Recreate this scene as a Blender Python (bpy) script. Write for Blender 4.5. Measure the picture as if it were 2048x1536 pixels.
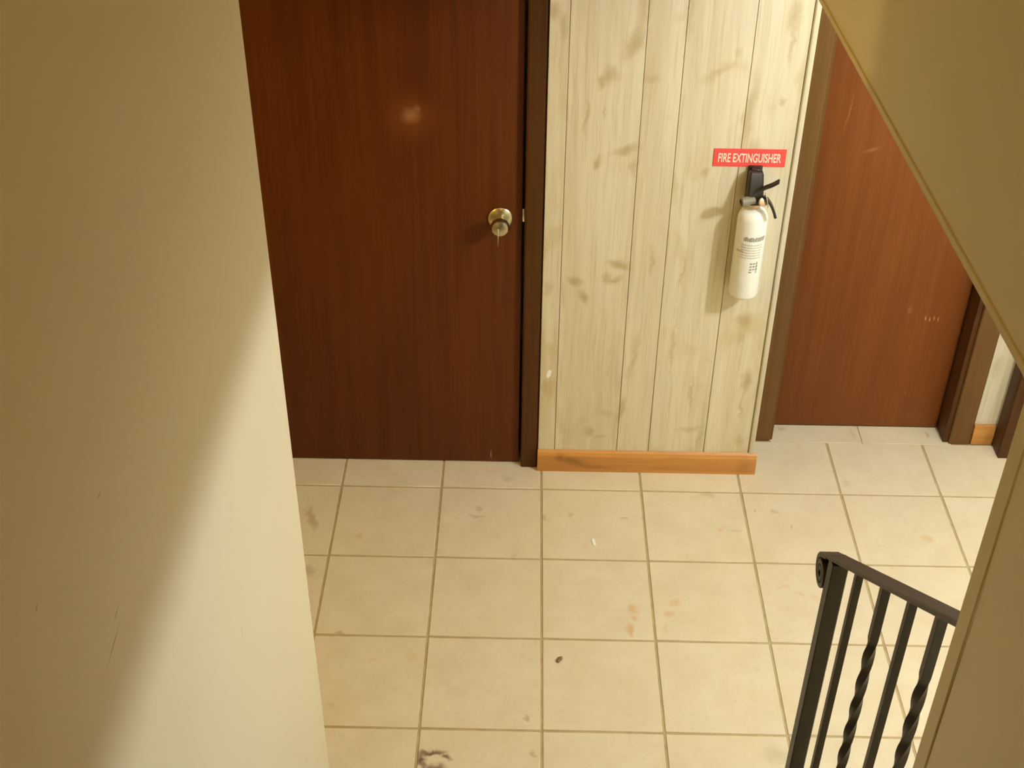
import bpy, bmesh, math, random
from mathutils import Vector, Matrix

for o in list(bpy.data.objects):
    bpy.data.objects.remove(o, do_unlink=True)
scene = bpy.context.scene
COL = scene.collection
random.seed(7)

# ------------------------------------------------------------------ camera
FPX = 2584.98
CAM = Vector((0.54699, -2.99676, 2.59166))
YAW, PITCH, ROLL = -0.0099857, 0.6322408, 0.011257
fwd = Vector((math.sin(YAW) * math.cos(PITCH), math.cos(YAW) * math.cos(PITCH), -math.sin(PITCH)))
rgt = Vector((math.cos(YAW), -math.sin(YAW), 0))
upv = rgt.cross(fwd)
r2 = rgt * math.cos(ROLL) + upv * math.sin(ROLL)
u2 = -rgt * math.sin(ROLL) + upv * math.cos(ROLL)
cd = bpy.data.cameras.new('camera')
cam = bpy.data.objects.new('camera', cd)
COL.objects.link(cam)
cd.sensor_width = 36.0
cd.sensor_fit = 'HORIZONTAL'
cd.lens = 36.0 * FPX / 2048.0
cd.clip_start = 0.02
cam.matrix_world = Matrix(((r2.x, u2.x, -fwd.x, CAM.x), (r2.y, u2.y, -fwd.y, CAM.y), (r2.z, u2.z, -fwd.z, CAM.z), (0, 0, 0, 1)))
scene.camera = cam

# ------------------------------------------------------------------ light and exposure
BULB_POS = Vector((2.05, -1.02, 1.988))
BULB_STRENGTH = 560.0
BULB_SCALE = 1.5
BULB_COLOR = (0.90, 0.965, 1.0)
UPPER_FILL_STRENGTH = 47.0
SIDE_STRENGTH = 320.0
LAMP_FILL_COLOR = (1.0, 0.66, 0.15)
w = bpy.data.worlds.new('world')
scene.world = w
w.use_nodes = True
w.node_tree.nodes['Background'].inputs[0].default_value = (0.02, 0.018, 0.014, 1)
w.node_tree.nodes['Background'].inputs[1].default_value = 1.0
scene.view_settings.view_transform = 'Standard'
scene.view_settings.look = 'None'
scene.view_settings.gamma = 1.0
scene.view_settings.use_curve_mapping = False
scene.view_settings.exposure = 0.0


# ------------------------------------------------------------------ materials
def lin(c):
    return tuple(((x / 255.0) / 12.92 if x / 255.0 <= 0.04045 else ((x / 255.0 + 0.055) / 1.055) ** 2.4) for x in c) + (1.0,)


class NT:
    def __init__(self, name, rough=0.6, spec=0.5, metal=0.0):
        self.m = bpy.data.materials.new(name)
        self.m.use_nodes = True
        self.t = self.m.node_tree
        self.b = self.t.nodes['Principled BSDF']
        self.b.inputs['Roughness'].default_value = rough
        self.b.inputs['Specular IOR Level'].default_value = spec
        self.b.inputs['Metallic'].default_value = metal
        self._pos = None

    def n(self, typ, **kw):
        nd = self.t.nodes.new(typ)
        for k, v in kw.items():
            setattr(nd, k, v)
        return nd

    def l(self, a, b):
        self.t.links.new(a, b)

    def pos(self):
        if self._pos is None:
            self._pos = self.n('ShaderNodeNewGeometry').outputs['Position']
        return self._pos

    def noise(self, vec, scale=(1, 1, 1), sc=1.0, detail=3.0, rough=0.55, dist=0.0):
        mp = self.n('ShaderNodeMapping')
        mp.inputs['Scale'].default_value = scale
        self.l(vec, mp.inputs['Vector'])
        nz = self.n('ShaderNodeTexNoise')
        nz.inputs['Scale'].default_value = sc
        nz.inputs['Detail'].default_value = detail
        nz.inputs['Roughness'].default_value = rough
        nz.inputs['Distortion'].default_value = dist
        self.l(mp.outputs[0], nz.inputs['Vector'])
        return nz.outputs['Fac']

    def rng(self, v, a, b, c=0.0, d=1.0, smooth=True):
        mr = self.n('ShaderNodeMapRange')
        if smooth:
            mr.interpolation_type = 'SMOOTHSTEP'
        mr.inputs['From Min'].default_value = a
        mr.inputs['From Max'].default_value = b
        mr.inputs['To Min'].default_value = c
        mr.inputs['To Max'].default_value = d
        self.l(v, mr.inputs['Value'])
        return mr.outputs[0]

    def mix(self, fac, a, b, mode='MIX'):
        mx = self.n('ShaderNodeMix', data_type='RGBA', blend_type=mode)
        if isinstance(fac, float):
            mx.inputs[0].default_value = fac
        else:
            self.l(fac, mx.inputs[0])
        for s, v in ((mx.inputs[6], a), (mx.inputs[7], b)):
            if isinstance(v, tuple):
                s.default_value = v
            else:
                self.l(v, s)
        return mx.outputs[2]

    def math(self, op, a, b):
        m = self.n('ShaderNodeMath', operation=op)
        for s, v in ((m.inputs[0], a), (m.inputs[1], b)):
            if isinstance(v, (int, float)):
                s.default_value = v
            else:
                self.l(v, s)
        return m.outputs[0]

    def wobble(self, vec, sc, amt):
        nz = self.n('ShaderNodeTexNoise')
        nz.inputs['Scale'].default_value = sc
        nz.inputs['Detail'].default_value = 3.0
        self.l(vec, nz.inputs['Vector'])
        s = self.n('ShaderNodeVectorMath', operation='SUBTRACT')
        self.l(nz.outputs['Color'], s.inputs[0])
        s.inputs[1].default_value = (0.5, 0.5, 0.5)
        k = self.n('ShaderNodeVectorMath', operation='SCALE')
        self.l(s.outputs[0], k.inputs[0])
        k.inputs['Scale'].default_value = amt
        a = self.n('ShaderNodeVectorMath', operation='ADD')
        self.l(vec, a.inputs[0])
        self.l(k.outputs[0], a.inputs[1])
        return a.outputs[0]

    def blob(self, vec, loc, size, rot=(0, 0, 0), soft=0.3):
        """1 inside an ellipsoid at loc, 0 outside, with a soft rim"""
        mp = self.n('ShaderNodeMapping', vector_type='TEXTURE')
        mp.inputs['Location'].default_value = loc
        mp.inputs['Rotation'].default_value = rot
        mp.inputs['Scale'].default_value = size
        self.l(vec, mp.inputs['Vector'])
        ln = self.n('ShaderNodeVectorMath', operation='LENGTH')
        self.l(mp.outputs[0], ln.inputs[0])
        return self.rng(ln.outputs['Value'], 1.0, soft)

    def bump(self, h, strength=0.2, dist=0.002):
        bp = self.n('ShaderNodeBump')
        bp.inputs['Strength'].default_value = strength
        bp.inputs['Distance'].default_value = dist
        self.l(h, bp.inputs['Height'])
        self.l(bp.outputs[0], self.b.inputs['Normal'])

    def color(self, c):
        if isinstance(c, tuple):
            self.b.inputs['Base Color'].default_value = c
        else:
            self.l(c, self.b.inputs['Base Color'])
        return self.m


def rgb(r, g, b):
    return (r, g, b, 1.0)


def m_paint(name, col, scratches=()):
    k = NT(name, rough=0.55, spec=0.3)
    p = k.pos()
    f = k.noise(p, (1, 1, 1), 1.7, 3)
    c = k.mix(k.rng(f, 0.3, 0.7, 0.0, 0.35), col, tuple(x * 0.93 for x in col[:3]) + (1,))
    for loc, size, rot, st in scratches:
        s = k.blob(p, loc, size, rot, 0.1)
        c = k.mix(k.math('MULTIPLY', s, st), c, rgb(0.12, 0.085, 0.03))
    g = k.noise(p, (1, 1, 1), 260, 2)
    k.bump(g, 0.05, 0.001)
    return k.color(c)


CREAM = rgb(0.85, 0.755, 0.545)
XWL = 0.12
SCR = [((XWL, -2.065, 1.559), (0.05, 0.0022, 0.034), (math.radians(-82), 0, 0), 0.60),
       ((XWL, -2.040, 1.580), (0.05, 0.0020, 0.015), (math.radians(-80), 0, 0), 0.55),
       ((XWL, -2.014, 1.723), (0.05, 0.0020, 0.009), (math.radians(-85), 0, 0), 0.50),
       ((XWL, -2.197, 1.751), (0.05, 0.0020, 0.007), (math.radians(-56), 0, 0), 0.50),
       ((XWL, -1.618, 1.098), (0.05, 0.0020, 0.017), (math.radians(-16), 0, 0), 0.35),
       ((XWL, -1.336, 0.421), (0.05, 0.0025, 0.012), (math.radians(-50), 0, 0), 0.40)]
M_wall_l = m_paint('cream_wall_paint', CREAM, SCR)
CRACK = [((1.105, -1.8775, 1.25), (0.03, 0.0022, 0.33), (math.radians(0.6), 0, 0), 0.85),
         ((1.105, -1.875, 1.56), (0.03, 0.0022, 0.12), (math.radians(-2.0), 0, 0), 0.6),
         ((1.105, -1.878, 0.9), (0.03, 0.0022, 0.2), (0, 0, 0), 0.8)]
M_wall_r = m_paint('cream_wall_paint_cracked', CREAM, CRACK)
M_bead = m_paint('bead_paint', rgb(0.80, 0.68, 0.45))
M_ceil = m_paint('ceiling_paint', rgb(0.82, 0.77, 0.62))


def m_wood_dark(name, c1, c2, rough=0.38, spec=0.4, marks=()):
    k = NT(name, rough=rough, spec=spec)
    p = k.pos()
    g1 = k.noise(p, (38, 38, 1.3), 1.0, 4, 0.6, 0.3)
    g2 = k.noise(p, (210, 210, 5), 1.0, 2)
    g3 = k.noise(p, (3.0, 3.0, 1.1), 1.0, 2)
    c = k.mix(k.rng(g1, 0.3, 0.72), c1, c2)
    c = k.mix(k.rng(g2, 0.45, 0.75, 0.0, 0.22), c, tuple(x * 0.72 for x in c1[:3]) + (1,))
    c = k.mix(k.rng(g3, 0.35, 0.7, 0.0, 0.25), c, tuple(x * 1.25 for x in c2[:3]) + (1,))
    if marks:
        pw = k.wobble(p, 30, 0.012)
        for loc, size, rot, col, st, soft in marks:
            c = k.mix(k.math('MULTIPLY', k.blob(pw, loc, size, rot, soft), st), c, col)
    k.bump(g2, 0.08, 0.001)
    return k.color(c)


D1 = rgb(0.084, 0.0185, 0.0016)
D2 = rgb(0.118, 0.028, 0.003)
PALE = rgb(0.42, 0.22, 0.09)
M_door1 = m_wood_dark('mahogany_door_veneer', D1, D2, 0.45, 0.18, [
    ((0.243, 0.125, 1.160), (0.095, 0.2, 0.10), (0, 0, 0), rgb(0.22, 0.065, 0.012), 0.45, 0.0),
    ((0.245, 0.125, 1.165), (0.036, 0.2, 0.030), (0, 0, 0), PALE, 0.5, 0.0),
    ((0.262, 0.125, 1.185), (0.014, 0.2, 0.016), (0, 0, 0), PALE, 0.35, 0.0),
    ((0.455, 0.125, 0.030), (0.0025, 0.2, 0.024), (0, 0, 0), rgb(0.5, 0.3, 0.12), 0.8, 0.2)])
DM = [((1.437, 0.34, 1.10), (0.0035, 0.2, 0.09), (0, math.radians(6), 0), rgb(0.42, 0.14, 0.05), 0.5, 0.0),
      ((1.52, 0.34, 0.985), (0.035, 0.2, 0.009), (0, math.radians(-20), 0), rgb(0.36, 0.15, 0.06), 0.5, 0.0),
      ((1.726, 0.34, 0.453), (0.010, 0.2, 0.02), (0, 0, 0), rgb(0.34, 0.18, 0.10), 0.4, 0.0),
      ((1.773, 0.34, 0.14), (0.003, 0.2, 0.012), (0, 0, 0), PALE, 0.5, 0.0)]
for i, dx in enumerate((-0.020, -0.008, 0.004, 0.017)):
    DM.append(((1.801 + dx, 0.34, 0.423 - 0.004 * (i % 2)), (0.0028, 0.2, 0.012), (0, 0, 0), rgb(0.55, 0.34, 0.14), 0.75, 0.1))
M_door2 = m_wood_dark('mahogany_closet_veneer', rgb(0.165, 0.048, 0.010), rgb(0.20, 0.062, 0.013), 0.5, 0.2, DM)
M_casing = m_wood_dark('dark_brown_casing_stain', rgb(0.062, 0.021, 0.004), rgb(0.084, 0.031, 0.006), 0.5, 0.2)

M_casing2 = m_wood_dark('brown_closet_casing', rgb(0.115, 0.054, 0.015), rgb(0.15, 0.074, 0.022), 0.5, 0.2)  # closet casing, a paler brown than the left door's casing

# whitewashed pine boards
k = NT('whitewashed_pine', rough=0.55, spec=0.3)
p = k.pos()
oi = k.n('ShaderNodeObjectInfo')
cmb = k.n('ShaderNodeCombineXYZ')
k.l(k.math('MULTIPLY', oi.outputs['Random'], 7.0), cmb.inputs[1])
k.l(k.math('MULTIPLY', oi.outputs['Random'], 13.0), cmb.inputs[2])
va = k.n('ShaderNodeVectorMath', operation='ADD')
k.l(p, va.inputs[0])
k.l(cmb.outputs[0], va.inputs[1])
pp = va.outputs[0]
pd = k.wobble(pp, 3.0, 0.03)
g1 = k.noise(pd, (26, 1, 1.1), 1.0, 4, 0.6, 0.4)
g2 = k.noise(pd, (150, 1, 5), 1.0, 3, 0.6)
g3 = k.noise(pd, (7, 1, 3.2), 1.0, 3, 0.6, 1.0)
c = k.mix(k.rng(g1, 0.32, 0.70), rgb(0.72, 0.65, 0.49), rgb(0.62, 0.54, 0.375))
c = k.mix(k.rng(g2, 0.50, 0.74, 0.0, 0.42), c, rgb(0.46, 0.36, 0.18))
c = k.mix(k.rng(g3, 0.54, 0.72, 0.0, 0.50), c, rgb(0.55, 0.42, 0.21))
pk = k.wobble(p, 22, 0.035)
pk = k.wobble(pk, 70, 0.012)
KN = [(0.813, 1.375, .022, .05, 25, .55), (0.755, 1.295, .022, .022, 40, .5), (0.735, 1.275, .010, .02, 20, .5), (0.806, 1.085, .040, .016, -25, .6),
      (0.735, 1.045, .011, .022, 20, .65), (0.83, 1.04, .012, .03, 0, .45), (0.86, 1.29, .022, .014, 0, .35), (0.690, 0.685, .026, .015, 35, .6),
      (0.713, 0.63, .013, .026, -20, .65), (0.813, 0.738, .035, .014, 12, .6), (0.796, 0.69, .026, .012, -25, .55), (0.775, 0.70, .012, .02, 0, .4),
      (1.118, 1.20, .016, .10, 6, .45), (1.143, 1.07, .022, .05, 0, .40), (1.178, 0.56, .024, .028, 0, .55), (1.172, 0.50, .008, .03, 0, .35),
      (1.208, 0.345, .017, .042, 0, .65), (1.206, 0.26, .006, .05, 0, .5), (0.752, 0.15, .014, .022, 30, .55), (0.79, 0.13, .02, .01, 0, .35),
      (0.842, 0.235, .012, .05, 12, .5), (0.80, 0.22, .028, .014, 10, .3), (1.059, 0.165, .045, .012, -12, .35), (1.095, 0.13, .012, .05, 5, .4),
      (0.611, 1.455, .018, .02, 0, .5), (0.635, 1.42, .012, .03, 0, .4), (1.197, 1.462, .018, .05, 0, .5), (1.201, 1.38, .006, .05, 0, .4),
      (1.196, 1.23, .009, .014, 0, .45), (1.021, 1.02, .010, .02, 0, .45), (0.622, 0.31, .018, .04, 0, .45), (0.615, 0.66, .012, .03, 0, .35),
      (1.03, 1.31, .05, .014, -35, .35), (1.075, 1.36, .012, .012, 0, .3), (0.945, 1.48, .01, .09, 0, .4), (0.83, 1.48, .016, .10, 8, .35),
      (0.70, 1.18, .006, .05, 0, .45), (0.745, 1.20, .005, .02, 0, .4), (0.99, 0.72, .005, .05, 0, .4), (0.98, 0.45, .006, .12, 0, .35),
      (0.90, 0.75, .008, .05, 0, .4), (0.87, 0.42, .01, .10, 6, .3), (1.05, 0.30, .006, .08, 0, .4), (1.21, 0.12, .008, .02, 0, .4),
      (2.01, 0.30, .02, .05, 0, .4)]
for x, z, a, b, rot, st in KN:
    c = k.mix(k.math('MULTIPLY', k.blob(pk, (x, 0.1, z), (a * 1.45, 0.5, b * 1.45), (0, math.radians(rot), 0), 0.05), st * 1.12), c, rgb(0.40, 0.28, 0.11))
c = k.mix(k.blob(k.wobble(p, 60, .006), (0.625, 0.1, 0.362), (0.0075, 0.5, 0.018), (0, math.radians(12), 0), 0.6), c, rgb(0.92, 0.92, 0.86))
k.bump(g2, 0.10, 0.001)
M_pine = k.color(c)

k = NT('groove_brown', rough=0.8)
c = k.mix(k.rng(k.noise(k.pos(), (20, 20, 2), 1.0, 2), 0.3, 0.7), rgb(0.42, 0.33, 0.17), rgb(0.50, 0.40, 0.22))
M_groove = k.color(c)
k = NT('pale_trim_paint', rough=0.45)
c = k.mix(k.rng(k.noise(k.pos(), (30, 30, 2), 1.0, 2), 0.3, 0.7), rgb(0.60, 0.54, 0.38), rgb(0.64, 0.58, 0.42))
M_trim = k.color(c)

# orange stained baseboard
k = NT('orange_pine_baseboard', rough=0.4, spec=0.45)
p = k.pos()
g = k.noise(p, (2.2, 40, 40), 1.0, 4, 0.6, 0.5)
c = k.mix(k.rng(g, 0.3, 0.7), rgb(0.58, 0.27, 0.068), rgb(0.48, 0.205, 0.045))
pw = k.wobble(p, 25, 0.02)
for x, z, a, b, rot, st in ((0.71, 0.038, 0.075, 0.022, 12, .75), (0.665, 0.055, 0.022, 0.02, 0, .6), (0.78, 0.02, 0.07, 0.014, 5, .55), (1.235, 0.03, 0.035, 0.05, 0, .35), (0.98, 0.02, .05, .012, 0, .25), (2.035, .03, .018, .04, 0, .35)):
    c = k.mix(k.math('MULTIPLY', k.blob(pw, (x, 0.1, z), (a, 0.5, b), (0, math.radians(rot), 0), 0.1), st), c, rgb(0.22, 0.10, 0.02))
M_base = k.color(c)

# floor tile
k = NT('cream_ceramic_tile', rough=0.42, spec=0.4)
p = k.pos()
oi = k.n('ShaderNodeObjectInfo')
n1 = k.noise(p, (1, 1, 1), 9, 5, 0.65)
n2 = k.noise(p, (1, 1, 1), 55, 3, 0.6)
n3 = k.noise(p, (1, 1, 1), 2.3, 3, 0.5)
c = k.mix(k.rng(n1, 0.3, 0.72), rgb(0.725, 0.645, 0.495), rgb(0.665, 0.575, 0.42))
c = k.mix(k.rng(n2, 0.55, 0.75, 0.0, 0.28), c, rgb(0.52, 0.42, 0.25))
c = k.mix(k.rng(n3, 0.5, 0.75, 0.0, 0.25), c, rgb(0.72, 0.57, 0.36))
c = k.mix(k.math('MULTIPLY', oi.outputs['Random'], 0.22), c, rgb(0.68, 0.57, 0.39))
pw = k.wobble(p, 24, 0.045)
pw = k.wobble(pw, 90, 0.012)
BR = rgb(0.36, 0.24, 0.11)
OR = rgb(0.62, 0.36, 0.14)
DK = rgb(0.16, 0.08, 0.04)
GY = rgb(0.40, 0.33, 0.20)
ST = [(-0.072, -0.150, .018, .075, 18, BR, .6), (0.081, -0.223, .022, .018, 0, OR, .45), (-0.045, -0.366, .02, .03, 0, GY, .5), (0.427, -0.095, .02, .012, 0, BR, .4),
      (0.415, -0.13, .03, .010, 0, BR, .4), (0.862, -0.492, .020, .030, 0, OR, .65), (0.864, -0.53, .013, .02, 10, OR, .6), (0.847, -0.57, .016, .034, 8, OR, .75),
      (0.975, -0.47, .026, .022, 0, OR, .40), (0.962, -0.515, .016, .022, -20, OR, .45), (0.95, -0.56, .012, .03, 0, OR, .22),
      (0.345, -0.985, .050, .014, 0, DK, .95), (0.318, -1.012, .016, .045, 0, DK, .95), (0.376, -1.002, .020, .013, 0, DK, .9), (0.35, -1.04, .05, .022, 0, DK, .8),
      (0.166, -0.695, .018, .012, 0, OR, .35), (0.264, -0.684, .014, .03, 20, rgb(.66, .5, .16), .4), (1.116, -0.013, .028, .02, 0, BR, .35), (1.08, -0.03, .03, .02, 0, OR, .18),
      (1.136, -0.165, .013, .011, 0, OR, .5), (1.18, -0.169, .03, .008, 0, BR, .4), (1.251, -0.082, .005, .012, 0, BR, .6), (1.31, -0.082, .02, .014, 0, GY, .4),
      (1.345, -0.145, .005, .015, 0, BR, .5), (1.29, -0.40, .028, .010, 10, OR, .35), (1.33, -0.425, .016, .02, 0, OR, .35), (1.375, -0.44, .02, .02, 0, OR, .28),
      (1.74, -0.196, .024, .024, 0, OR, .45), (1.18, -0.974, .05, .05, 0, GY, .35), (0.57, -0.874, .012, .012, 0, BR, .55), (0.593, -0.985, .010, .02, 0, BR, .5),
      (0.696, -0.115, .012, .012, 0, GY, .45), (0.069, -0.601, .025, .010, 0, BR, .6), (0.075, -0.854, .016, .014, 0, OR, .35), (0.51, 0.045, .035, .025, 0, BR, .30),
      (0.62, -0.13, .006, .02, 0, BR, .55), (0.855, -0.13, .02, .012, 0, BR, .4), (0.53, -0.30, .012, .03, 0, GY, .25), (0.30, -0.33, .03, .02, 0, OR, .2),
      (1.55, 0.05, .02, .04, 0, GY, .3), (1.62, 0.30, .008, .04, 0, BR, .35), (1.86, 0.30, .008, .02, 0, BR, .5), (1.39, 0.32, .02, .012, 0, BR, .4)]
for x, y, a, b, rot, col, st in ST:
    c = k.mix(k.math('MULTIPLY', k.blob(pw, (x, y, 0), (a, b, 0.5), (0, 0, math.radians(rot)), 0.15), st), c, col)
k.bump(n2, 0.06, 0.001)
M_tile = k.color(c)
k = NT('brown_grout', rough=0.9, spec=0.2)
c = k.mix(k.rng(k.noise(k.pos(), (1, 1, 1), 30, 3), 0.3, 0.7), rgb(0.42, 0.325, 0.18), rgb(0.50, 0.39, 0.22))
M_grout = k.color(c)


def m_plain(name, c1, c2, rough, spec=0.5, metal=0.0, scale=40):
    k = NT(name, rough=rough, spec=spec, metal=metal)
    return k.color(k.mix(k.rng(k.noise(k.pos(), (1, 1, 1), scale, 3), 0.3, 0.7), c1, c2))


M_iron = m_plain('dark_painted_iron', rgb(0.022, 0.015, 0.009), rgb(0.032, 0.022, 0.013), 0.45, 0.4)
M_white = m_plain('white_enamel', rgb(0.86, 0.86, 0.80), rgb(0.88, 0.88, 0.83), 0.28, 0.5)
M_black = m_plain('black_plastic', rgb(0.016, 0.013, 0.009), rgb(0.024, 0.019, 0.013), 0.38)
M_grey = m_plain('grey_plastic', rgb(0.16, 0.14, 0.10), rgb(0.20, 0.18, 0.13), 0.5)
M_brass = m_plain('brass_gauge', rgb(0.75, 0.52, 0.32), rgb(0.8, 0.58, 0.4), 0.3, 0.5, 0.8)
M_steel = m_plain('bright_steel', rgb(0.75, 0.72, 0.65), rgb(0.8, 0.78, 0.7), 0.25, 0.5, 1.0)
M_nickel = m_plain('worn_antique_brass', rgb(0.48, 0.43, 0.28), rgb(0.56, 0.50, 0.34), 0.28, 0.5, 1.0)
M_red = m_plain('red_sign_vinyl', rgb(0.78, 0.075, 0.065), rgb(0.82, 0.085, 0.075), 0.45)
M_lett = m_plain('white_sign_lettering', rgb(0.86, 0.70, 0.58), rgb(0.88, 0.74, 0.62), 0.5)
M_ink = m_plain('grey_print', rgb(0.28, 0.26, 0.21), rgb(0.36, 0.34, 0.28), 0.5)
M_ink2 = m_plain('faint_print', rgb(0.52, 0.47, 0.38), rgb(0.60, 0.55, 0.46), 0.5)
M_ink3 = m_plain('red_print', rgb(0.58, 0.33, 0.26), rgb(0.62, 0.38, 0.30), 0.5)
M_crumb = m_plain('brown_crumb', rgb(0.20, 0.14, 0.06), rgb(0.27, 0.19, 0.09), 0.8)
M_scrap = m_plain('white_scrap', rgb(0.85, 0.84, 0.76), rgb(0.9, 0.88, 0.8), 0.7)
M_stair = m_plain('carpet_brown', rgb(0.20, 0.15, 0.09), rgb(0.27, 0.20, 0.12), 0.9, 0.1)


def m_emit(name, col, s):
    m = bpy.data.materials.new(name)
    m.use_nodes = True
    b = m.node_tree.nodes['Principled BSDF']
    b.inputs['Base Color'].default_value = (0.9, 0.88, 0.8, 1)
    b.inputs['Emission Color'].default_value = col + (1,)
    b.inputs['Emission Strength'].default_value = s
    return m


# ------------------------------------------------------------------ mesh helpers
def link(name, me, mat, parent=None, loc=(0, 0, 0)):
    o = bpy.data.objects.new(name, me)
    COL.objects.link(o)
    o.location = loc
    if mat and not me.materials:
        me.materials.append(mat)
    if parent:
        o.parent = parent
    return o


def finish(bm, name, smooth=False, ang=40):
    bmesh.ops.recalc_face_normals(bm, faces=bm.faces[:])
    me = bpy.data.meshes.new(name)
    bm.to_mesh(me)
    bm.free()
    if smooth:
        for f in me.polygons:
            f.use_smooth = True
        me.set_sharp_from_angle(angle=math.radians(ang))
    return me


def box_bm(bm, x0, x1, y0, y1, z0, z1, bev=0.0, seg=2):
    vs = [bm.verts.new(v) for v in ((x0, y0, z0), (x1, y0, z0), (x1, y1, z0), (x0, y1, z0), (x0, y0, z1), (x1, y0, z1), (x1, y1, z1), (x0, y1, z1))]
    fs = [bm.faces.new([vs[i] for i in q]) for q in ((0, 3, 2, 1), (4, 5, 6, 7), (0, 1, 5, 4), (1, 2, 6, 5), (2, 3, 7, 6), (3, 0, 4, 7))]
    if bev:
        es = list({e for f in fs for e in f.edges})
        bmesh.ops.bevel(bm, geom=es, offset=bev, segments=seg, profile=0.5, affect='EDGES')


def box(name, x0, x1, y0, y1, z0, z1, mat, parent=None, bev=0.0, origin=None, seg=2):
    bm = bmesh.new()
    ox, oy, oz = origin if origin else (0, 0, 0)
    box_bm(bm, x0 - ox, x1 - ox, y0 - oy, y1 - oy, z0 - oz, z1 - oz, bev, seg)
    return link(name, finish(bm, name, bev > 0), mat, parent, (ox, oy, oz) if origin else (0, 0, 0))


def prism(name, poly, axis, a, b, mat, parent=None, bev=0.0):
    """extrude a 2D outline along an axis (0=x: outline is y,z; 1=y: outline is x,z; 2=z: outline is x,y)"""
    bm = bmesh.new()

    def P(u, v, t):
        return {0: (t, u, v), 1: (u, t, v), 2: (u, v, t)}[axis]
    A = [bm.verts.new(P(u, v, a)) for u, v in poly]
    B = [bm.verts.new(P(u, v, b)) for u, v in poly]
    n = len(poly)
    bm.faces.new(A)
    bm.faces.new(B[::-1])
    for i in range(n):
        bm.faces.new((A[i], B[i], B[(i + 1) % n], A[(i + 1) % n]))
    if bev:
        bmesh.ops.bevel(bm, geom=bm.edges[:], offset=bev, segments=2, profile=0.5, affect='EDGES')
    return link(name, finish(bm, name, bev > 0), mat, parent)


def sweep(bm, path, prof, up=Vector((1, 0, 0)), twist=None, caps=True):
    """prof: list of (u,v) offsets; frames kept with 'up' as the u direction"""
    rings = []
    n = len(path)
    for i, q in enumerate(path):
        q = Vector(q)
        t = (Vector(path[min(i + 1, n - 1)]) - Vector(path[max(i - 1, 0)])).normalized()
        uu = (up - t * up.dot(t)).normalized()
        vv = t.cross(uu)
        ang = twist[i] if twist else 0.0
        ca, sa = math.cos(ang), math.sin(ang)
        rings.append([bm.verts.new(q + uu * (u * ca - v * sa) + vv * (u * sa + v * ca)) for u, v in prof])
    m = len(prof)
    for a, b in zip(rings, rings[1:]):
        for j in range(m):
            bm.faces.new((a[j], a[(j + 1) % m], b[(j + 1) % m], b[j]))
    if caps:
        bm.faces.new(rings[0][::-1])
        bm.faces.new(rings[-1])


def circ(r, n=12, sx=1.0):
    return [(r * sx * math.cos(2 * math.pi * i / n), r * math.sin(2 * math.pi * i / n)) for i in range(n)]


def rsq(h, c, h2=None):
    h2 = h2 or h
    return [(h, -h2 + c), (h, h2 - c), (h - c, h2), (-h + c, h2), (-h, h2 - c), (-h, -h2 + c), (-h + c, -h2), (h - c, -h2)]


def lathe(bm, prof, origin, axis, n=28):
    """prof: (r, t) along axis from origin"""
    axis = Vector(axis).normalized()
    a = Vector((1, 0, 0)) if abs(axis.x) < 0.9 else Vector((0, 0, 1))
    u = axis.cross(a).normalized()
    v = axis.cross(u)
    rings = []
    for r, t in prof:
        c = Vector(origin) + axis * t
        if r < 1e-6:
            rings.append([bm.verts.new(c)])
        else:
            rings.append([bm.verts.new(c + (u * math.cos(2 * math.pi * i / n) + v * math.sin(2 * math.pi * i / n)) * r) for i in range(n)])
    for A, B in zip(rings, rings[1:]):
        for i in range(n):
            j = (i + 1) % n
            if len(A) == 1 and len(B) == 1:
                continue
            if len(A) == 1:
                bm.faces.new((A[0], B[i], B[j]))
            elif len(B) == 1:
                bm.faces.new((A[i], A[j], B[0]))
            else:
                bm.faces.new((A[i], A[j], B[j], B[i]))
    for R in (rings[0], rings[-1]):
        if len(R) > 1:
            bm.faces.new(R)


def lathe_obj(name, prof, origin, axis, mat, parent=None, n=28, ang=35, base=(0, 0, 0)):
    bm = bmesh.new()
    lathe(bm, prof, Vector(origin) - Vector(base), axis, n)
    return link(name, finish(bm, name, True, ang), mat, parent)


def empty(name, loc, label, cat, group=None):
    o = bpy.data.objects.new(name, None)
    COL.objects.link(o)
    o.location = loc
    o.empty_display_size = 0.1
    o['label'] = label
    o['category'] = cat
    if group:
        o['group'] = group
    return o


def S(o, label=None):
    o['kind'] = 'structure'
    if label:
        o['label'] = label
    return o


# ------------------------------------------------------------------ the place
T = 0.3048
GAP = 0.0034
XL, XR, XRB = 0.12, 1.105, 1.195
YP = 0.10            # face of the pine boards
Y1 = 0.125           # face of the left door
Y2 = 0.262           # wall line of the closet door
Y2D = 0.34           # face of the closet door
LEFT_END = -1.133     # where the left stair wall stops
RIGHT_END = -1.845   # where the right stair wall stops
HZ = 2.44            # hall ceiling
AZ = 2.20            # ceiling over the corner on the right
UZ = 4.70            # stairwell ceiling

floor = S(box('floor', -1.9, 3.1, -2.6, 0.5, -0.08, -0.0025, M_grout), 'cream square ceramic tile floor with brown grout lines')
# whole tiles share one mesh
bm = bmesh.new()
box_bm(bm, -T / 2 + GAP, T / 2 - GAP, -T / 2 + GAP, T / 2 - GAP, -0.010, 0.0, 0.0012, 1)
TILE = finish(bm, 'tile', True)
bm = bmesh.new()
box_bm(bm, -T / 2 + GAP, T / 2 - GAP, 0.0 + GAP, 0.2508, -0.010, 0.0, 0.0012, 1)
TILE_CUT = finish(bm, 'tile_cut', True)
for i in range(-6, 10):
    for j in range(-5, 0):
        link('tile', TILE, M_tile, floor, ((i + 0.5) * T, (j + 0.5) * T, 0))
    link('tile', TILE_CUT, M_tile, floor, ((i + 0.5) * T, 0, 0))
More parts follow.
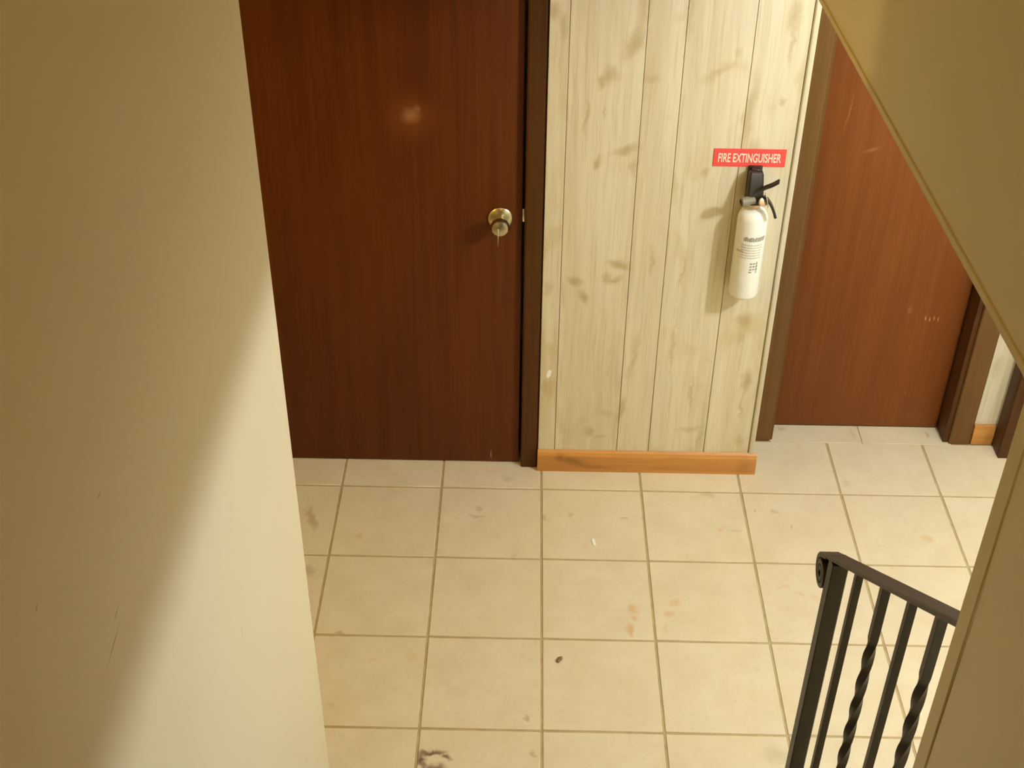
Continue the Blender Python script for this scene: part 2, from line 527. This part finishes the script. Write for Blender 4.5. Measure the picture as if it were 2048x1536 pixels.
# narrow pieces on the closet threshold, laid to another joint
for x0, x1 in ((1.345, 1.640), (1.640, 1.925)):
    box('tile', x0 + GAP / 3, x1 - GAP / 3, 0.252, 0.342, -0.010, 0.0, M_tile, floor, 0.0012, ((x0 + x1) / 2, 0.3, 0), 1)

# stair walls
wl = S(box('wall_left', 0.0, XL, -4.6, LEFT_END, 0, UZ, M_wall_l, None, 0.004), 'smooth cream painted wall along the stairs with a soft shadow line')
zb = lambda y: 1.7265 + (y + 0.552) * (1.757 - 1.7265) / (-1.819 + 0.552)
poly = [(-4.6, 0), (RIGHT_END, 0), (RIGHT_END, zb(RIGHT_END)), (0.13, zb(0.13)), (0.13, HZ), (-1.1, HZ), (-1.1, UZ), (-4.6, UZ)]
wr = S(prism('wall_right', poly, 0, XR, XRB, M_wall_r), 'cream stair wall in shade, cut away above the iron railing')
# corner beads of the cut edge, a touch proud of the wall
prism('corner_bead', [(RIGHT_END - 0.0005, zb(RIGHT_END)), (RIGHT_END + 0.0, zb(RIGHT_END) + 0.010), (0.129, zb(0.129) + 0.010), (0.129, zb(0.129))], 0, XR - 0.003, XR + 0.002, M_bead, wr)
box('corner_bead', XR - 0.0025, XR + 0.002, RIGHT_END - 0.031, RIGHT_END, 0.0, zb(RIGHT_END) + 0.01, M_bead, wr)

S(box('wall_header', XL - 0.12, XRB, -1.1, -0.98, HZ, UZ, M_ceil))
S(box('wall_stair_rear', 0.02, XRB, -4.72, -4.6, 0, UZ, M_ceil))
S(box('ceiling', 0.02, XRB, -4.72, -0.98, UZ, UZ + 0.1, M_ceil))
S(box('ceiling_hall', -1.9, XRB, -0.98, 0.5, HZ, HZ + 0.1, M_ceil))
S(box('ceiling_hall_side', -1.9, 0.02, -2.6, -0.98, HZ, HZ + 0.1, M_ceil))
S(box('ceiling_corner', XRB, 3.2, -2.6, 0.5, AZ, AZ + 0.1, M_ceil))
S(box('wall_hall_side', -2.0, -1.9, -2.7, 0.5, 0, HZ, M_ceil))
S(box('wall_hall_rear', -1.9, 0.02, -2.7, -2.6, 0, HZ, M_ceil))
S(box('wall_corner_rear', XRB, 3.2, -2.7, -2.6, 0, AZ, M_ceil))
S(box('wall_corner_side', 3.1, 3.2, -2.6, 0.5, 0, AZ, M_ceil))
S(box('wall_corner_stub', 2.075, 3.1, 0.20, 0.5, 0, AZ, M_ceil))

# back wall behind the doors
wb = S(box('wall_back', -1.9, 2.3, 0.40, 0.50, 0, HZ, M_ceil))
S(box('wall_back_left', -1.9, -0.275, 0.13, 0.25, 0, HZ, M_ceil))
S(box('wall_back_over_door', -0.275, 0.60, 0.13, 0.25, 2.04, HZ, M_ceil))
# pine boarded wall
wp = S(box('wall_pine', 0.5985, 1.2452, YP + 0.0035, 0.40, 0, HZ, M_groove), 'whitewashed pine board wall between the two brown doors')
xs = [0.598, 0.649, 0.840, 0.937, 1.107, 1.244]
for a, b in zip(xs, xs[1:]):
    box('plank', a + 0.0006, b - 0.0006, YP, YP + 0.0034, 0.0, HZ, M_pine, wp, 0.0012, ((a + b) / 2, YP, 0), 1)
prism('corner_strip', [(1.2455, YP - 0.001), (1.2485, YP - 0.0045), (1.259, YP - 0.0045), (1.2615, YP - 0.001), (1.2615, 0.26), (1.2455, 0.26)], 2, 0.0, HZ, M_trim, wp, 0.0006)
bb = S(prism('baseboard_pine', [(YP - 0.014, 0.0), (YP - 0.014, 0.060), (YP - 0.009, 0.071), (YP - 0.001, 0.077), (YP - 0.001, 0.0)], 0, 0.5975, 1.272, M_base), 'orange stained wooden baseboard below the pine boards')
# closet wall
S(box('wall_closet_left', 1.262, 1.345, Y2 + 0.014, 0.40, 0, AZ, M_groove))
S(box('wall_closet_over_door', 1.345, 1.90, Y2 + 0.014, 0.40, 2.04, AZ, M_ceil))
wc = S(box('wall_closet_right', 1.918, 2.075, Y2 + 0.018, 0.40, 0, AZ, M_groove), 'narrow strip of whitewashed pine wall beside the closet door')
box('plank', 1.975, 2.075, Y2 + 0.006, Y2 + 0.018, 0, AZ, M_pine, wc, 0.001, (2.02, Y2, 0), 1)
S(box('baseboard_closet', 1.985, 2.0525, Y2 - 0.008, Y2 + 0.006, 0, 0.075, M_base, None, 0.003), 'short orange baseboard piece between two dark casings')


# door casings
def casing(name, x0, x1, yf, yb, z1, label, mat=None):
    r = 0.006
    pl = [(x0, yb), (x0, yf + r), (x0 + r * .3, yf + r * .3), (x0 + r, yf), (x1 - r, yf), (x1 - r * .3, yf + r * .3), (x1, yf + r), (x1, yb)]
    return S(prism(name, pl, 2, 0.0, z1, mat or M_casing), label)


casing('trim_1', 0.5455, 0.597, 0.104, 0.128, 2.10, 'dark brown casing between left door and pine boards')
S(box('trim_2', -0.33, 0.597, 0.104, 0.128, 2.045, 2.105, M_casing, None, 0.004))
casing('trim_3', -0.33, -0.272, 0.104, 0.128, 2.04, 'dark brown casing at the hinge side')
S(box('trim_4', 0.5475, 0.5975, 0.129, 0.25, 0, 2.04, M_casing), 'dark door jamb')
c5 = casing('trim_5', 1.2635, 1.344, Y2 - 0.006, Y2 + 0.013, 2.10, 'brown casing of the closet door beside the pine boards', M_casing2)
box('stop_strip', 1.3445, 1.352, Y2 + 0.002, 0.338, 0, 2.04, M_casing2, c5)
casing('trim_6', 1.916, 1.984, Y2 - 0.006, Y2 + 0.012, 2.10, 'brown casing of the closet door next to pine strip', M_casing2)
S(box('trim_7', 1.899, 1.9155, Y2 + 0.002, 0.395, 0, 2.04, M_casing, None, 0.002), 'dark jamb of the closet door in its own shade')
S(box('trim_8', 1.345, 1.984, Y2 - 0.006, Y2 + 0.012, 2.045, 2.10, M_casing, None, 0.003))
S(box('trim_10', 2.0535, 2.0745, 0.1995, 0.256, 0, 2.10, M_casing, None, 0.002), 'dark brown corner board at the end of the pine strip')
S(box('trim_9', 2.0535, 2.13, 0.187, 0.199, 0, 2.10, M_casing, None, 0.003), 'dark brown casing of a side doorway in the far corner')

# doors
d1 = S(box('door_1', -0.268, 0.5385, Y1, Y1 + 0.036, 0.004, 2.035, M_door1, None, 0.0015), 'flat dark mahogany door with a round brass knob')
d2 = S(box('door_2', 1.353, 1.897, Y2D, Y2D + 0.036, 0.003, 2.035, M_door2, None, 0.0015), 'flat reddish brown closet door behind the fire extinguisher wall')

# knob: rose, stem and ball, keyed
KX, KZ = 0.479, 0.866
rose = lathe_obj('knob_rose', [(0.034, 0.0), (0.034, 0.003), (0.031, 0.006), (0.022, 0.009), (0.013, 0.011)], (KX, Y1, KZ), (0, -1, 0), M_nickel, d1)
knob = lathe_obj('knob', [(0.011, 0.010), (0.010, 0.022), (0.013, 0.030), (0.021, 0.036), (0.0255, 0.045), (0.0255, 0.052), (0.022, 0.060), (0.012, 0.064), (0.0, 0.0645)], (KX, Y1, KZ), (0, -1, 0), M_nickel, d1)
bm = bmesh.new()
box_bm(bm, KX - 0.006, KX - 0.0035, Y1 - 0.069, Y1 - 0.063, KZ - 0.050, KZ + 0.004, 0.0008, 1)
link('key', finish(bm, 'key', True), M_steel, knob)
box('strike_plate', 0.5388, 0.5474, Y1 + 0.004, Y1 + 0.010, KZ - 0.012, KZ + 0.028, M_steel, d1, 0.001)

# ------------------------------------------------------------------ stairs below the camera
RISE, RUN, Y0S = 0.193, 0.2585, -1.335
stairs = bpy.data.objects.new('floor_stairs', None)
COL.objects.link(stairs)
S(stairs, 'brown stair treads leading down to the tiled hall')
for i in range(6):
    y1 = Y0S - i * RUN
    y0 = y1 - RUN if i < 5 else -4.59
    box('tread', XL + 0.002, XR - 0.002, y0, y1, 0.0, RISE * (i + 1), M_stair, stairs, 0.006, ((XL + XR) / 2, y1, 0), 1)

# ------------------------------------------------------------------ iron railing
XN = 1.142
rail = empty('stair_railing', (XN, -1.238, 0), 'dark iron stair railing with scrolled handrail end and twisted balusters', 'railing')
SL = 0.749
ztop = lambda y: 0.878 + (-1.185 - y) * SL
R0 = Vector((XN, -1.238, 0))


def rel(v):
    return Vector(v) - R0


path = []
yw = RIGHT_END + 0.001
th = 0.006
for i in range(8):
    y = yw + (-1.215 - yw) * i / 7
    path.append(rel((XN, y, ztop(y) - th)))
# scroll: the flat bar rolls over and curls under
rs = 0.033
P = Vector((XN, -1.178, ztop(-1.178) - th))
nrm = Vector((0, SL, 1.0)).normalized()
sc = P - nrm * rs
a0 = math.atan2(P.z - sc.z, P.y - sc.y)
path.append(rel(P))
N = 60
for i in range(1, N + 1):
    t = i / N
    a = a0 - t * math.radians(800)
    r = rs + (0.006 - rs) * t
    path.append(rel((XN, sc.y + r * math.cos(a), sc.z + r * math.sin(a))))
hw = 0.019
prof = [(-hw, -0.004), (-hw + 0.003, -0.006), (hw - 0.003, -0.006), (hw, -0.004), (hw, 0.001), (hw - 0.006, 0.005), (-hw + 0.006, 0.005), (-hw, 0.001)]
bm = bmesh.new()
ups = path[:9]
sweep(bm, path[:8], prof)
link('handrail', finish(bm, 'handrail', True, 30), M_iron, rail)
hr = rail.children[0] if rail.children else bpy.data.objects['handrail']
bm = bmesh.new()
prof2 = rsq(0.0185, 0.0015, 0.0052)
sweep(bm, path[7:], prof2)
link('scroll', finish(bm, 'scroll', True, 30), M_iron, hr)
# newel
bm = bmesh.new()
hN = 0.0155
yN = -1.243
zt = ztop(yN) - 0.008
sweep(bm, [rel((XN, yN, 0.006)), rel((XN, yN, 0.3)), rel((XN, yN, zt))], rsq(hN, 0.002))
link('newel_post', finish(bm, 'newel_post', True), M_iron, rail)
bm = bmesh.new()
box_bm(bm, -0.035, 0.035, yN + 1.238 - 0.035, yN + 1.238 + 0.035, 0.0, 0.007, 0.001, 1)
link('base_plate', finish(bm, 'base_plate', True), M_iron, rail)
# lower raked bar and balusters
zlow = lambda y: ztop(y) - 0.70
bm = bmesh.new()
sweep(bm, [rel((XN, RIGHT_END + 0.001, zlow(RIGHT_END))), rel((XN, -1.5, zlow(-1.5))), rel((XN, yN, zlow(yN)))], rsq(0.0125, 0.001, 0.005))
link('lower_bar', finish(bm, 'lower_bar', True), M_iron, rail)
hb = 0.0066
for i, y in enumerate((-1.360, -1.491, -1.607, -1.716)):
    zb_, zt_ = zlow(y), ztop(y) - 0.010
    bm = bmesh.new()
    if i % 2 == 0:
        pts = [rel((XN, y, zb_)), rel((XN, y, (zb_ + zt_) / 2)), rel((XN, y, zt_))]
        sweep(bm, pts, rsq(hb, 0.0006))
    else:
        za, zc = zt_ - 0.125, zb_ + 0.10
        n = 56
        pts, tw = [rel((XN, y, zt_))], [0.0]
        for q in range(n + 1):
            pts.append(rel((XN, y, za + (zc - za) * q / n)))
            tw.append(2 * math.pi * 1.8 * q / n)
        pts.append(rel((XN, y, zb_)))
        tw.append(tw[-1])
        sweep(bm, pts, rsq(hb * 1.12, 0.0006), twist=tw)
    link('baluster', finish(bm, 'baluster', True, 25), M_iron, rail)

# ------------------------------------------------------------------ fire extinguisher
EX, EY = 1.1535, 0.0555
EB = 0.681
E0 = Vector((EX, EY, EB))
ext = empty('fire_extinguisher', E0, 'white fire extinguisher with black handle mounted on the pine wall', 'extinguisher')
H = 0.272
R = 0.0405
prof = [(0.0, 0.004), (R - 0.014, 0.002), (R - 0.007, 0.0), (R - 0.002, 0.004), (R, 0.010), (R, H - 0.036)]
for i in range(1, 8):
    a = i / 7 * math.radians(78)
    prof.append((R - 0.027 + 0.027 * math.cos(a), H - 0.036 + 0.034 * math.sin(a)))
prof += [(0.014, H + 0.001), (0.014, H + 0.006), (0.0, H + 0.006)]
cyl = lathe_obj('cylinder', prof, (0, 0, 0), (0, 0, 1), M_white, ext, 40, 50)


def patch(bm, a0, a1, z0, z1, r=R + 0.0004, n=6):
    lo, hi = [], []
    for i in range(n + 1):
        a = math.radians(a0 + (a1 - a0) * i / n)
        x, y = r * math.sin(a), -r * math.cos(a)
        lo.append(bm.verts.new((x, y, z0)))
        hi.append(bm.verts.new((x, y, z1)))
    for i in range(n):
        bm.faces.new((lo[i], lo[i + 1], hi[i + 1], hi[i]))


def marks(name, rows, mat):
    bm = bmesh.new()
    for a0, a1, z0, z1 in rows:
        patch(bm, a0, a1, z0, z1)
    o = link(name, finish(bm, name), mat, cyl)
    o['kind'] = 'stuff'
    return o


rnd = random.Random(3)
rows = []
a = -34.0
while a < 52:          # heading, too blurred to read
    wdt = rnd.uniform(3, 6.5)
    rows.append((a, a + wdt, 0.186, 0.186 + rnd.choice((0.013, 0.013, 0.010))))
    a += wdt + rnd.uniform(1.2, 2.2)
for bx in (6, 18, 30):
    for q in range(3):
        rows.append((bx - 5, bx + 4, 0.098 + q * 0.009, 0.1025 + q * 0.009))
rows += [(-1, 11, 0.090, 0.094), (27, 31, 0.088, 0.124)]
marks('printed_heading', rows, M_ink)
rows = []
for q in range(6):
    a = -42.0
    while a < 40:
        wdt = rnd.uniform(2, 8)
        rows.append((a, min(a + wdt, 42), 0.134 + q * 0.0078, 0.1375 + q * 0.0078))
        a += wdt + 1.6
marks('printed_text', rows, M_ink2)
rows = []
a = -62.0
while a < -30:
    wdt = rnd.uniform(3, 6)
    rows.append((a, a + wdt, 0.150, 0.156))
    a += wdt + 2
marks('printed_warning', rows, M_ink3)


def er(x, y, z):
    return Vector((x, y, z)) - E0


lathe_obj('neck_collar', [(0.016, 0.0), (0.017, 0.004), (0.017, 0.012), (0.014, 0.016)], er(EX, EY, EB + H + 0.002), (0, 0, 1), M_brass, ext, 20)
# valve head, taller at the back, tapering upward
bm = bmesh.new()
sect = [(0.967, 0.024, 0.020), (0.980, 0.025, 0.022), (1.000, 0.0225, 0.020), (1.024, 0.0215, 0.016), (1.042, 0.0205, 0.013), (1.0465, 0.0185, 0.011)]
prev = None
for z, hx, hy in sect:
    ring = [bm.verts.new(er(EX + u * 0.9 - 0.003, EY + v + (z - 0.975) * 0.25, z)) for u, v in rsq(hx, 0.005, hy)]
    if prev:
        for j in range(8):
            bm.faces.new((prev[j], prev[(j + 1) % 8], ring[(j + 1) % 8], ring[j]))
    else:
        bm.faces.new(ring[::-1])
    prev = ring
bm.faces.new(prev)
head = link('valve_head', finish(bm, 'valve_head', True, 35), M_black, ext)


def tube(name, pts, prof, mat, parent, up=Vector((0, 1, 0))):
    bm = bmesh.new()
    sweep(bm, [er(*q) for q in pts], prof, up)
    return link(name, finish(bm, name, True, 40), mat, parent)


tube('squeeze_lever', [(1.158, 0.028, 1.016), (1.172, 0.024, 1.026), (1.186, 0.018, 1.036), (1.199, 0.010, 1.050)], rsq(0.009, 0.002, 0.0028), M_black, ext)
hp = []
for i in range(9):
    t = i / 8
    hp.append((1.168 + 0.040 * t - 0.006 * t * t, 0.026 - 0.022 * t, 0.998 - 0.010 * t - 0.040 * t * t))
tube('carry_handle', hp, rsq(0.009, 0.002, 0.0036), M_black, ext)
lathe_obj('nozzle', [(0.0, 0.0), (0.009, 0.0), (0.010, 0.012), (0.0125, 0.016), (0.0125, 0.036), (0.009, 0.038), (0.008, 0.030), (0.0, 0.030)], er(1.145, 0.020, 0.990), (-1, -0.25, -0.05), M_grey, ext, 18)
lathe_obj('pressure_gauge', [(0.0, 0.0), (0.0115, 0.0), (0.0125, 0.003), (0.0125, 0.008), (0.010, 0.0095), (0.0, 0.009)], er(1.166, 0.024, 0.984), (0.25, -1, 0.35), M_brass, ext, 20)
tube('safety_pin', [(1.170, 0.016, 1.014), (1.174, 0.012, 1.002), (1.178, 0.010, 0.988), (1.180, 0.012, 0.974)], circ(0.0016, 8), M_steel, ext)

br = empty('wall_bracket', (EX, YP, 0.99), 'black plate bracket behind the extinguisher valve on the pine wall', 'bracket')
bm = bmesh.new()
box_bm(bm, -0.022, 0.016, -0.009, -0.0005, -0.03, 0.062, 0.003, 2)
link('back_plate', finish(bm, 'back_plate', True), M_black, br)
bm = bmesh.new()
box_bm(bm, -0.015, 0.011, -0.024, -0.0095, 0.048, 0.060, 0.002, 1)
link('hook', finish(bm, 'hook', True), M_black, br)

# sign
SX0, SX1, SZ0, SZ1 = 1.038, 1.2275, 1.047, 1.098
sg = empty('fire_extinguisher_sign', ((SX0 + SX1) / 2, YP, SZ0), 'red strip sign with pale capital letters above the white extinguisher', 'sign')
bm = bmesh.new()
hwS = (SX1 - SX0) / 2
box_bm(bm, -hwS, hwS, -0.0022, -0.0004, 0, SZ1 - SZ0, 0.0005, 1)
link('sign_panel', finish(bm, 'sign_panel'), M_red, sg)
cu = bpy.data.curves.new('lettering', 'FONT')
cu.body = 'FIRE EXTINGUISHER'
cu.size = 0.03
cu.align_x = 'CENTER'
cu.extrude = 0.0003
cu.offset = 0.0006
tmp = bpy.data.objects.new('tmp', cu)
COL.objects.link(tmp)
bpy.context.view_layer.update()
me = bpy.data.meshes.new_from_object(tmp.evaluated_get(bpy.context.evaluated_depsgraph_get()))
bpy.data.objects.remove(tmp, do_unlink=True)
xs_ = [v.co.x for v in me.vertices]
ys_ = [v.co.y for v in me.vertices]
sx = (2 * hwS * 0.87) / (max(xs_) - min(xs_))
sy = 0.026 / (max(ys_) - min(ys_))
cx_ = (max(xs_) + min(xs_)) / 2
y0_ = min(ys_)
for v in me.vertices:
    x, y, z = v.co
    v.co = ((x - cx_) * sx, -0.0026 - z, (y - y0_) * sy + 0.0125)
me.materials.clear()
let = link('lettering', me, M_lett, sg)

# small litter on the tiles
bm = bmesh.new()
bmesh.ops.create_icosphere(bm, subdivisions=2, radius=1.0)
for v in bm.verts:
    q = 1 + 0.25 * math.sin(7 * v.co.x + 3 * v.co.y) * math.cos(5 * v.co.z)
    v.co = Vector((v.co.x * 0.0065 * q, v.co.y * 0.012 * q, v.co.z * 0.003 + 0.003))
o = link('dirt_crumb', finish(bm, 'dirt_crumb', True, 180), M_crumb, None, (0.656, -0.683, 0.0))
o.rotation_euler = (0, 0, -0.5)
o['label'] = 'small dark brown crumb lying on a cream floor tile'
o['category'] = 'crumb'
bm = bmesh.new()
box_bm(bm, -0.0048, 0.0048, -0.014, 0.014, 0.0, 0.0022, 0.0008, 1)
o = link('paper_scrap', finish(bm, 'paper_scrap'), M_scrap, None, (0.762, -0.232, 0.0002))
o.rotation_euler = (0, 0, 0.15)
o['label'] = 'tiny white paper scrap on a floor tile before the pine wall'
o['category'] = 'scrap'

# ------------------------------------------------------------------ lamps of the place and an added fill light, all out of the picture
def hanging_bulb(pos, ceiling_z, label, col, strength, bs=1.0):
    lp = empty('pendant_lamp', (pos.x, pos.y, ceiling_z), label, 'lamp')
    lathe_obj('canopy', [(0.0, 0.0), (0.05, 0.0), (0.05, 0.012), (0.03, 0.025), (0.0, 0.026)], (0, 0, 0), (0, 0, -1), M_white, lp, 24)
    dz = pos.z - ceiling_z
    lathe_obj('cord', [(0.003, 0.02), (0.003, -dz - 0.075)], (0, 0, 0), (0, 0, -1), M_black, lp, 8)
    lathe_obj('bulb_socket', [(0.010, 0.0), (0.016, 0.008), (0.017, 0.030), (0.015, 0.038)], (0, 0, dz + 0.082), (0, 0, -1), M_black, lp, 16)
    bprof = [(0.0135, -0.046)] + [(0.040 * bs * math.sin(t), -0.040 * bs * math.cos(t)) for t in [math.radians(20 + i * 16) for i in range(10)]] + [(0.0, 0.040 * bs)]
    lathe_obj('bulb', bprof, (0, 0, dz), (0, 0, -1), m_emit('bulb_glow', col, strength), lp, 16, 180)


hanging_bulb(BULB_POS, AZ, 'bare hanging bulb lamp round the corner behind the stair wall', BULB_COLOR, BULB_STRENGTH, BULB_SCALE)
hanging_bulb(Vector((-1.0, -1.262, 2.05)), HZ, 'dim hanging bulb lamp in the hall beyond the left stair wall', LAMP_FILL_COLOR, SIDE_STRENGTH)
# added dome-shaped fill light over the upper stairs, warms the shaded walls
dome = empty('upper_fill_light', (0.93, -3.7, UZ), 'added warm fill light, dome shaped, unseen over the upper stairs', 'lamp')
lathe_obj('rim', [(0.0, 0.0), (0.165, 0.0), (0.165, 0.02), (0.15, 0.025), (0.0, 0.025)], (0, 0, 0), (0, 0, -1), M_white, dome, 32)
lathe_obj('fill_dome', [(0.148, 0.026)] + [(0.148 * math.cos(t), 0.026 + 0.075 * math.sin(t)) for t in [math.radians(15 * i) for i in range(1, 6)]] + [(0.0, 0.101)], (0, 0, 0), (0, 0, -1), m_emit('fill_glow', LAMP_FILL_COLOR, UPPER_FILL_STRENGTH), dome, 32, 180)
